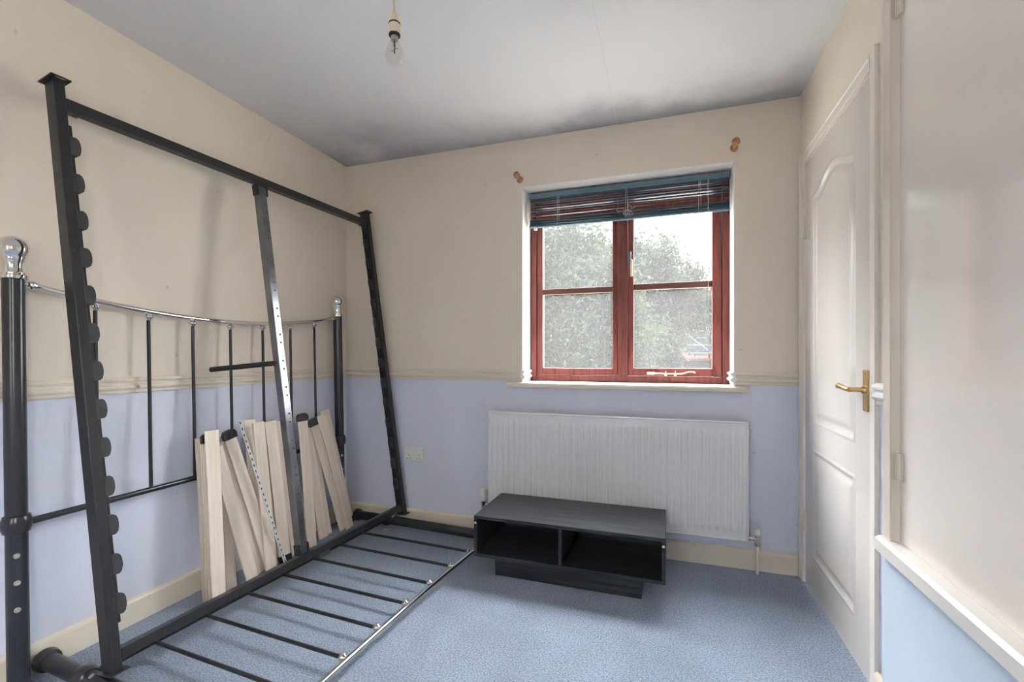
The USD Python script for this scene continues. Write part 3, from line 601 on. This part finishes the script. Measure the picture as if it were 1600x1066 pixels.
# ------------------------------------------------------------------ bed base frame, stood on end and leaning to the wall
BW, BL = 1.6149, 1.990
_y, _l, _r, _sh = -0.0601, -0.1404, 0.0027, -0.0108
from scipy.spatial.transform import Rotation as Ro
_R = Ro.from_euler('ZYX', [_y, _l, _r]).as_matrix()
_A = np.column_stack([_R[:, 0], _R[:, 1], _R[:, 2] + _sh * _R[:, 1]])       # columns: towards the room (n), across (u), along (v)
_O = np.array([-1.6832, 0.9880, 0.0755])
def bb(n0, n1, u0, u1, v0, v1, c=0.0025):
    return affine(bx(n0, n1, u0, u1, v0, v1, c), _A, _O)
def loc(n, u_, v_):
    return _O + _A @ np.array([n, u_, v_])
bf = Thing('bed_base_frame', loc(-0.03, BW / 2, 0), 'black steel bed base frame stood on end, leaning back towards the left wall', 'bed frame')
D = 0.056
for side, (u0, u1) in enumerate(((0.0, 0.031), (BW - 0.031, BW))):
    sr = bf.part('side_rail', bb(-D, 0, u0, u1, 0.004, BL - 0.003), black_m)
    # end plates with a slot each
    for v0, v1 in ((0.0, 0.004), (BL - 0.003, BL + 0.001)):
        ua, ub = u0 - 0.012, u1 + 0.012
        na, nb = -D - 0.012, 0.016
        bf.part('end_plate', cat(bb(na, 0.002, ua, ub, v0, v1, 0), bb(0.011, nb, ua, ub, v0, v1, 0), bb(0.002, 0.011, ua, ua + 0.014, v0, v1, 0), bb(0.002, 0.011, ub - 0.014, ub, v0, v1, 0)), black_m, under=sr)
    ledge_u = (u1, u1 + 0.022) if side == 0 else (u0 - 0.022, u0)
    lu = sorted(ledge_u)
    bf.part('ledge', bb(-0.034, -0.030, lu[0], lu[1], 0.14, BL - 0.14, 0.001), black_m, under=sr)
    for k in range(13):
        v0 = 0.170 + 0.1305 * k
        c0 = u1 + 0.003 if side == 0 else u0 - 0.003
        sg = 1 if side == 0 else -1
        # a plastic slat holder: straight at the rail, rounded outside, open pocket facing across
        prof = [(0, 0), (0.020, 0.0), (0.027, 0.006), (0.031, 0.020), (0.032, 0.034), (0.031, 0.048), (0.027, 0.060), (0.020, 0.066), (0, 0.066)]
        P2 = shapely.Polygon(prof)
        m = trimesh.creation.extrude_polygon(P2, 0.017, engine='earcut')
        vv = np.array(m.vertices)
        m = trimesh.Trimesh(np.column_stack([-0.030 + vv[:, 2], c0 + sg * vv[:, 0], v0 + vv[:, 1]]), m.faces, process=False)
        m.fix_normals()
        bf.part('slat_holder', affine(m, _A, _O), plastic_m, 25)
RV0, RV1 = 0.030, 0.064
bf.part('end_rail', bb(-0.042, -0.006, 0.033, BW - 0.033, RV0, RV1), black_m)
bf.part('end_rail', bb(-0.042, -0.006, 0.033, BW - 0.033, BL - 0.094, BL - 0.056), black_m)
for v in (RV0 - 0.006, BL - 0.100):
    for u0 in (0.032, BW - 0.075):
        bf.part('corner_bracket', bb(-0.040, -0.010, u0, u0 + 0.043, v, v + 0.006, 0.001), black_m)
CU = BW / 2 - 0.012
cr = bf.part('centre_rail', bb(-0.046, -0.004, CU - 0.020, CU + 0.020, RV1 + 0.006, BL - 0.108), bar_m)
for v in (RV1 + 0.001, BL - 0.150):
    for a in (-0.027, 0.0205):
        bf.part('rail_bracket', bb(-0.044, -0.001, CU + a, CU + a + 0.0065, v, v + 0.052, 0.001), black_m)
hs = []
for k in range(13):
    for o in (-0.02, 0.02):
        v = 0.205 + 0.1305 * k + o
        hs.append(affine(lathe([(0.0048, -0.0005), (0.0048, 0.0008)], (-0.004, CU + 0.003, v), (1, 0, 0), 10), _A, _O))
for h_ in hs:
    bf.part('bolt_hole', h_, hole_m, under=cr)
pA, pB = loc(-0.030, CU - 0.020, 1.000), np.array([-2.070, 1.625, 1.032])
bf.part('support_leg', rod(pA, pB, 0.0125, 16, 0.004), black_m, 40)
bf.part('foot_pad', bb(-0.040, -0.008, CU + 0.085, CU + 0.165, RV0 - 0.022, RV0 - 0.001, 0.004), plastic_m)

# ------------------------------------------------------------------ loose bed slats leaning in front of the headboard
def matrix(T, B, deg):
    T, B = np.array(T), np.array([*B, 0.0])
    z = (T - B) / np.linalg.norm(T - B)
    a = math.radians(deg)
    n = np.array([math.cos(a), -math.sin(a), 0]); n -= z * (n @ z); n /= np.linalg.norm(n)
    y = np.cross(z, n)
    lift = 0.004 + 0.03 * abs(y[2])
    m = np.eye(4); m[:3, 0], m[:3, 1], m[:3, 2], m[:3, 3] = n, y, z, B + np.array([0, 0, lift])
    return m, np.linalg.norm(T - B) - lift
def slat_mesh(L, w, t_, bow):
    n = 13
    zs_ = np.linspace(0, L, n)
    sec = np.array([(-1, -1), (-0.8, -1.0), (0.8, -1.0), (1, -1), (1, 1), (0.8, 1), (-0.8, 1), (-1, 1)], float)
    sec = np.array([(x * t_ / 2 if abs(y) < 1 or abs(x) == 1 else x * t_ / 2, y * w / 2) for x, y in [(-0.7, -1), (0.7, -1), (1, -0.95), (1, 0.95), (0.7, 1), (-0.7, 1), (-1, 0.95), (-1, -0.95)]])
    V, F = [], []
    for z in zs_:
        o = bow * 4 * (z / L) * (1 - z / L)
        V += [(x + o, y, z) for x, y in sec]
    k = len(sec)
    for i in range(n - 1):
        for j in range(k):
            a, b = i * k + j, i * k + (j + 1) % k
            F += [[a, b, b + k], [a, b + k, a + k]]
    V += [(0, 0, 0), (0, 0, L)]
    for j in range(k):
        F.append([n * k, (j + 1) % k, j]); F.append([n * k + 1, (n - 1) * k + j, (n - 1) * k + (j + 1) % k])
    m = trimesh.Trimesh(V, F, process=False); m.fix_normals()
    return m
def end_cap(L, w, top=True):
    """A glossy black plastic holder still pushed on a slat's end."""
    prof = [(-w / 2 - 0.003, 0), (w / 2 + 0.003, 0), (w / 2 + 0.003, 0.028), (w / 2 - 0.006, 0.040), (w / 2 - 0.018, 0.045), (-w / 2 + 0.018, 0.045), (-w / 2 + 0.006, 0.040), (-w / 2 - 0.003, 0.028)]
    m = trimesh.creation.extrude_polygon(shapely.Polygon(prof), 0.019, engine='earcut')
    v = np.array(m.vertices)
    z = (L - 0.030 + v[:, 1]) if top else (0.036 - v[:, 1])
    m = trimesh.Trimesh(np.column_stack([v[:, 2] - 0.0095, v[:, 0], z]), m.faces, process=False); m.fix_normals()
    return m
SLATS = [
 ((-2.0140, 1.5417, 0.7246), (-1.9434, 1.5250), 10.00, 0, 'bed slat at the back of the nearest stack, its edge showing furthest left'),
 ((-2.0015, 1.5552, 0.7234), (-1.9310, 1.5320), 10.00, 0, 'second bed slat from the left, a thin edge inside the nearest stack'),
 ((-1.9875, 1.5534, 0.7305), (-1.9182, 1.5350), 10.00, 't', 'third bed slat from the left, black cap on its top, just behind the front one'),
 ((-1.9640, 1.5497, 0.7587), (-1.8954, 1.5300), 11.50, 0, 'upright wide bed slat standing at the front of the nearest stack'),
 ((-2.0100, 1.6230, 0.7140), (-1.9400, 1.6260), 8.00, 0, 'bed slat emerging low down right behind the front slat of the nearest stack'),
 ((-1.9925, 1.6217, 0.6946), (-1.9300, 1.7860), 5.75, 0, 'slanting bed slat half hidden between two slanting slats of the nearest stack'),
 ((-1.9610, 1.5645, 0.6771), (-1.9004, 1.7140), 10.00, 0, 'lower of the front slanting bed slats, crossing right of the nearest stack'),
 ((-1.9780, 1.6435, 0.7308), (-1.9130, 1.8350), 3.50, 't', 'slanting bed slat with a black cap on top, ending beside the white slotted strip'),
 ((-2.0180, 1.8000, 0.7720), (-1.9450, 1.7800), 10.00, 0, 'tall upright bed slat just behind the top of the white slotted strip'),
 ((-2.0100, 1.8710, 0.7430), (-1.9380, 1.9010), 16.00, 0, 'bed slat at the back of the middle stack, foot right of the white strip'),
 ((-1.9595, 1.7978, 0.7620), (-1.8956, 1.8200), 9.25, 0, 'wide upright bed slat on the left of the middle stack'),
 ((-1.9855, 1.8967, 0.7528), (-1.9144, 1.9280), 16.00, 'b', 'bed slat of the middle stack with a black cap on its foot'),
 ((-2.0020, 1.9460, 0.7400), (-1.9300, 2.0210), 3.00, 0, 'slanting bed slat just left of the upright centre rail'),
 ((-2.0120, 2.0180, 0.7470), (-1.9400, 2.1180), -16.00, 't', 'bed slat mostly hidden behind the upright centre rail'),
 ((-1.9830, 2.1198, 0.7532), (-1.9206, 2.1290), 13.00, 't', 'bed slat directly right of the upright centre rail'),
 ((-2.0160, 2.2000, 0.7040), (-1.9550, 2.2950), 16.00, 0, 'bed slat mostly hidden behind the wide slat second right of the centre rail'),
 ((-2.0080, 2.1660, 0.7240), (-1.9430, 2.2470), 16.00, 0, 'wide bed slat spreading at its foot, second right of the centre rail'),
 ((-1.9810, 2.2000, 0.7135), (-1.9176, 2.3970), 11.00, 't', 'slanting bed slat with a round black cap on top, right of the centre rail'),
 ((-2.0070, 2.3185, 0.7296), (-1.9376, 2.4700), 2.50, 0, 'rear bed slat of the slanting pair near the far headboard post'),
 ((-1.9610, 2.2414, 0.7431), (-1.8968, 2.4300), 6.50, 0, 'front bed slat of the slanting pair near the far headboard post'),
 ((-2.0180, 2.3400, 0.7590), (-1.9530, 2.5000), 16.00, 'b', 'last bed slat on the right, black cap on its foot, by the far post'),
]
BOW = [0.0045, 0.0056, 0.0051, 0.0029, 0.0032, 0.0055, 0.002, 0.0053, 0.0052, 0.0039, 0.0032, 0.0031, 0.003, 0.0038, 0.004, 0.0042, 0.006, 0.0052, 0.0045, 0.006, 0.0029]
SW = 0.060
for i, (T, B, deg, cap, lab) in enumerate(SLATS):
    mt, L = matrix(T, B, deg)
    s = Thing('wooden_lath', None, lab, 'wooden slat', group='loose bed slats leaning before the headboard', matrix=mt)
    lift = 0.016 if cap == 'b' else 0.0
    m = slat_mesh(L - lift, SW, 0.0075, BOW[i])
    m.apply_translation([0, 0, lift])
    s.part('board', m, slat_m, 25)
    if cap:
        s.part('end_cap', end_cap(L, SW, cap == 't'), cap_m, 25)

mt, L = matrix((-1.925, 1.656, 0.792), (-1.858, 1.880), 30)
su = Thing('shelf_upright', None, 'narrow white slotted metal shelf upright leaning across the bed slats', 'shelf upright', matrix=mt)
W2 = 0.0145
su.part('channel', cat(bx(-0.0015, 0.0, -W2 / 2, W2 / 2, 0, L, 0), bx(-0.010, -0.0015, -W2 / 2, -W2 / 2 + 0.0014, 0, L), bx(-0.010, -0.0015, W2 / 2 - 0.0014, W2 / 2, 0, L)), upright_m)
sl = 0
for z in np.arange(0.025, L - 0.02, 0.032):
    su.part('slot', bx(-0.0004, 0.0004, -0.0018, 0.0018, z, z + 0.013), hole_m)

# ------------------------------------------------------------------ scraps on the carpet
pp = trimesh.creation.extrude_polygon(shapely.Polygon([(0, 0), (0.022, 0.006), (0.046, 0.026), (0.030, 0.022), (0.012, 0.020), (-0.004, 0.012)]), 0.0008, engine='earcut')
pv = np.array(pp.vertices); pv[:, 2] += 0.001 + 0.25 * np.abs(pv[:, 0] - 0.02)
single('paper_scrap', trimesh.Trimesh(pv + np.array([-1.685, 2.475, 0]), pp.faces, process=False), simple('pinkish_paper', (0.62, 0.48, 0.44), 0.8), 'tiny torn pinkish paper scrap on the carpet beyond the spindles', 'paper scrap', False)
ic = trimesh.creation.icosphere(3, 0.016)
iv = np.array(ic.vertices); iv *= (0.75 + 0.5 * meshkit.noise(iv * 90.0, 5))[:, None]; iv[:, 2] -= iv[:, 2].min() - 0.0005
single('crumpled_wrapper', trimesh.Trimesh(iv + np.array([-1.775, 2.512, 0]), ic.faces, process=False), simple('red_wrapper', (0.48, 0.16, 0.15), 0.5), 'little red crumpled wrapper on the floor by the far frame foot', 'wrapper', True)

# ------------------------------------------------------------------ low black TV stand
tw, tdp, zt, zb = 0.9115, 0.4005, 0.2988, 0.0940
c_, s_ = math.cos(-0.006), math.sin(-0.006)
TA = np.array([[c_, -s_, 0], [s_, c_, 0], [0, 0, 1]])
mt = np.eye(4); mt[:3, :3] = TA; mt[:3, 3] = (-0.9126, 2.1216, 0)
tv = Thing('tv_stand', None, 'low black wood-effect TV stand with two open shelves in front of the radiator', 'TV stand', matrix=mt)
k = 0.0165
tv.part('top_panel', bx(0, tw, 0, tdp, zt - k, zt, 0.0012), ash_m)
tv.part('bottom_panel', bx(k, tw - k, 0.002, tdp, zb, zb + k, 0.0012), ash_m)
for x0 in (0.0, tw - k):
    sp_ = tv.part('side_panel', bx(x0, x0 + k, 0.001, tdp, zb, zt - k, 0.0012), ash_m)
    tv.part('cover_cap', lathe([(0.006, 0), (0.006, 0.001), (0.004, 0.002)], (x0 + k / 2, 0.001, zt - k - 0.020), (0, -1, 0), 14), white_plastic_m, under=sp_, label='white screw cover cap')
tv.part('divider', bx(tw / 2 - 0.025, tw / 2 - 0.025 + k, 0.004, tdp - 0.006, zb + k, zt - k, 0.0012), ash_m)
tv.part('back_panel', bx(k, tw - k, tdp - 0.005, tdp - 0.001, zb + k, zt - k - 0.012), ash_m)
px0, px1 = (tw - 0.7074) / 2, (tw + 0.7074) / 2
tv.part('plinth', cat(bx(px0, px1, 0.032, 0.032 + k, 0.001, zb, 0.0012), bx(px0, px1, tdp - 0.05 - k, tdp - 0.05, 0.001, zb, 0.0012), bx(px0, px0 + k, 0.032 + k, tdp - 0.05 - k, 0.001, zb), bx(px1 - k, px1, 0.032 + k, tdp - 0.05 - k, 0.001, zb)), ash_m)

# ------------------------------------------------------------------ outside: ground, house roof with solar panels, trees
ground_m = M('bounce_paving', {'g': ('geometry', {}), 'n': ('noise_texture', dict(scale=3.0, detail=4.0)), 'r': ('rgb_ramp', dict(ramp=[(0.3, (0.20, 0.19, 0.17)), (0.7, (0.27, 0.26, 0.24))])), 'p': ('principled_bsdf', dict(roughness=0.9))}, [('g.position', 'n.vector'), ('n.fac', 'r.fac'), ('r.color', 'p.base_color')])
single('ground', cat(bx(-80, 80, YF + 0.4, 140, -3.3, -3.0), bx(-80, 80, -80, YB - 0.4, -3.3, -3.0), bx(-80, XL - 0.4, YB - 0.4, YF + 0.4, -3.3, -3.0), bx(1.2, 80, YB - 0.4, YF + 0.4, -3.3, -3.0)), ground_m, 'unseen ground around the house, pale to bounce daylight onto the ceiling', 'ground', **ST)  # out of view; tone chosen to bounce daylight up to the ceiling

leaf_ms = []
for nm, col in (('leaf_green', (0.0125, 0.0155, 0.0078)), ('leaf_pale', (0.014, 0.0155, 0.0095))):
    leaf_ms.append(M(nm, {'i': ('geometry', {}), 'mr': ('map_range', dict(to_min=0.3, to_max=1.9)), 'h': ('hsv', dict(color=col)), 'd': ('principled_bsdf', dict(roughness=0.5, specular_ior_level=0.06)), 't': ('translucent_bsdf', dict(color=tuple(min(1, c * 1.6) for c in col))), 'x': ('mix_closure', dict(fac=0.3))},
        [('i.random_per_island', 'mr.value'), ('mr.result', 'h.value'), ('h.color', 'd.base_color'), ('d.BSDF', 'x.closure1'), ('t.BSDF', 'x.closure2')], surface='x.closure'))
bark_m = simple('bark', (0.09, 0.07, 0.055), 0.9)

def tree(label, base, lobes, n, size, mat, seed, group=None):
    g = np.random.default_rng(seed)
    T = Thing('tree', base, label, 'tree', group)
    ls = np.array(lobes, float)
    vol = ls[:, 3] ** 2
    C, S = [], []
    for (x, y, z, r_), k in zip(ls, (n * vol / vol.sum()).astype(int)):
        nc = max(8, int(k / 170))
        d = g.normal(size=(nc, 3)); d /= np.linalg.norm(d, axis=1, keepdims=True)
        cc = np.array([x, y, z]) + d * r_ * (g.uniform(0.35, 1.0, (nc, 1)))
        pts = cc[g.integers(0, nc, k)] + g.normal(size=(k, 3)) * r_ * 0.155
        C.append(pts)
    C = np.vstack(C); N = len(C)
    a = g.normal(size=(N, 3)); a /= np.linalg.norm(a, axis=1, keepdims=True)
    b = np.cross(a, g.normal(size=(N, 3))); b /= np.linalg.norm(b, axis=1, keepdims=True)
    s = size * g.uniform(0.6, 1.25, (N, 1))
    nrm = np.cross(a, b)
    V = np.stack([C - a * s, C + b * s * 0.42 + nrm * s * 0.12, C + a * s, C - b * s * 0.42 + nrm * s * 0.12], 1).reshape(-1, 3)
    i = np.arange(N) * 4
    F = np.vstack([np.stack([i, i + 1, i + 2], 1), np.stack([i, i + 2, i + 3], 1)])
    p = T.path + '/foliage'
    usdkit.mesh(stage, p, (V - T.base, F), mat, False)
    tag(stage.GetPrimAtPath(p), kind='stuff')
    top = ls[np.argmax(ls[:, 3])][:3]
    br = [tube([np.array(base), np.array(base) * 0.6 + top * 0.4 + [0.1, 0, 0], top], 0.16, 10)]
    T.part('trunk', br[0], bark_m)
    for l in ls[1:9]:
        T.part('branch', tube([top * 0.6 + np.array(base) * 0.4, (top + l[:3]) / 2 + [0, 0, -0.2], l[:3]], 0.05, 7), bark_m)

tree('tall leafy tree filling the left window panes', (-2.2, 9.6, -3.0),
     [(-2.0, 9.5, 1.6, 1.6), (-3.0, 9.4, 2.6, 1.25), (-1.8, 9.3, 2.9, 1.0), (-1.2, 9.2, 1.0, 1.1), (-2.6, 9.2, 0.2, 1.3), (-1.3, 9.0, -0.4, 1.0), (-3.6, 9.8, 1.2, 1.3), (-1.0, 9.4, 2.1, 0.8), (-2.2, 9.8, 3.3, 0.8), (-3.9, 9.8, 3.7, 1.2), (-4.2, 9.8, 2.3, 1.0)], 112000, 0.060, leaf_ms[0], 1, 'trees outside the window')  # last two lobes out of view, hide bright sky from the cupboard reflection
tree('rounded leafy tree behind the right window panes', (-0.5, 13.0, -3.0),
     [(-0.41, 12.83, 2.21, 1.34), (-0.21, 12.69, 3.1, 0.96), (0.41, 12.69, 2.62, 0.74), (-0.9, 12.56, 3.31, 0.94), (-0.83, 12.42, 1.1, 1.21), (-0.27, 12.56, 1.24, 0.74), (-1.03, 12.42, -0.01, 0.94), (0.62, 12.83, 2.41, 0.6), (-0.07, 12.69, 1.72, 0.67), (0.72, 12.83, 2.09, 0.62)], 52000, 0.072, leaf_ms[0], 2, 'trees outside the window')
tree('leafy tree out of view left of the window, darkening the cupboard door reflection', (-7.7, 9.8, -3.0), [(-7.6, 9.6, 1.4, 1.7), (-6.8, 9.4, 2.4, 1.2), (-8.6, 9.6, 2.2, 1.3), (-7.4, 9.3, 0.0, 1.3), (-7.8, 9.5, 3.2, 1.0), (-7.6, 9.6, 4.2, 1.4), (-6.4, 9.6, 3.6, 1.1), (-8.2, 9.8, 5.2, 1.1)], 42000, 0.08, leaf_ms[0], 4, 'trees outside the window')  # out of view; blocks the sky reflected in the cupboard door
tree('paler distant tree above the red roof', (4.0, 50, -3.0), [(3.3, 50, 5.6, 3.2), (1.2, 50, 5.2, 2.6), (5.8, 50, 4.6, 3.0), (4.6, 50, 6.8, 1.9)], 14000, 0.18, leaf_ms[1], 3, 'trees outside the window')

def matt(name, color):
    return M(name, {'p': ('diffuse_bsdf', dict(color=color, roughness=0.6))})
tile_m = M('red_roof_tiles', {'t': ('geometry', {}), 'n': ('noise_texture', dict(scale=9.0, detail=3.0)), 'r': ('rgb_ramp', dict(ramp=[(0.3, (0.016, 0.0095, 0.009)), (0.7, (0.021, 0.0135, 0.0125))])), 'p': ('diffuse_bsdf', dict(roughness=0.6))}, [('t.position', 'n.vector'), ('n.fac', 'r.fac'), ('r.color', 'p.color')])
brick_m = matt('far_brick', (0.010, 0.0065, 0.006))
solar_m = matt('solar_glass', (0.0045, 0.0052, 0.0066))
alu_m = matt('aluminium_edge', (0.024, 0.024, 0.024))
ho = Thing('house', (3.0, 30, -3.0), 'red-roofed house with dark solar panels outside the window', 'house')
phi = math.radians(42)
ex = np.array([math.cos(phi), math.sin(phi), 0]); hz = np.array([-math.sin(phi), math.cos(phi), 0])
pit = math.radians(32)
up_ = hz * math.cos(pit) + np.array([0, 0, math.sin(pit)])
nr_ = np.cross(ex, up_)
OR = np.array([1.05, 27.2, 0.90])                                  # the near eaves corner
def rb(a0, a1, b0, b1, n0, n1):
    return affine(bx(a0, a1, b0, b1, n0, n1), np.column_stack([ex, up_, nr_]), OR)
RL = 3.4
roof = ho.part('roof', rb(0, 11, 0, RL, -0.12, 0.0), tile_m)
ridge = OR + up_ * RL
up2 = hz * math.cos(pit) - np.array([0, 0, math.sin(pit)])
ho.part('roof', affine(bx(0, 11, 0, RL, -0.12, 0), np.column_stack([ex, up2, np.cross(ex, up2)]), ridge), tile_m)
for k in range(11):
    ho.part('tile_course', rb(0, 11, 0.02 + k * 0.30, 0.32 + k * 0.30, 0.0, 0.02 + 0.012 * (k % 2)), tile_m, under=roof)
run = 2 * RL * math.cos(pit)
ho.part('wall', affine(bx(0.35, 10.7, 0.35, run - 0.35, -3.9, -0.12), np.column_stack([ex, hz, [0, 0, 1]]), OR), brick_m)
gv = [(0.35, -0.2), (run - 0.35, -0.2), (run / 2, RL * math.sin(pit) - 0.15)]
ho.part('gable', extrude(gv, OR + ex * 0.35, OR + ex * 0.55, hz, (0, 0, 1)), brick_m)
for c in range(3):
    for q_ in range(3):
        a0, b0 = 0.55 + c * 1.72, 0.42 + q_ * 0.92
        ps = ho.part('solar_panel', rb(a0 + 0.05, a0 + 1.65, b0 + 0.04, b0 + 0.86, 0.06, 0.112), solar_m)
        ho.part('panel_frame', cat(rb(a0, a0 + 0.05, b0, b0 + 0.90, 0.06, 0.125), rb(a0 + 1.65, a0 + 1.70, b0, b0 + 0.90, 0.06, 0.125), rb(a0 + 0.05, a0 + 1.65, b0, b0 + 0.04, 0.06, 0.125), rb(a0 + 0.05, a0 + 1.65, b0 + 0.86, b0 + 0.90, 0.06, 0.125)), alu_m, under=ps)
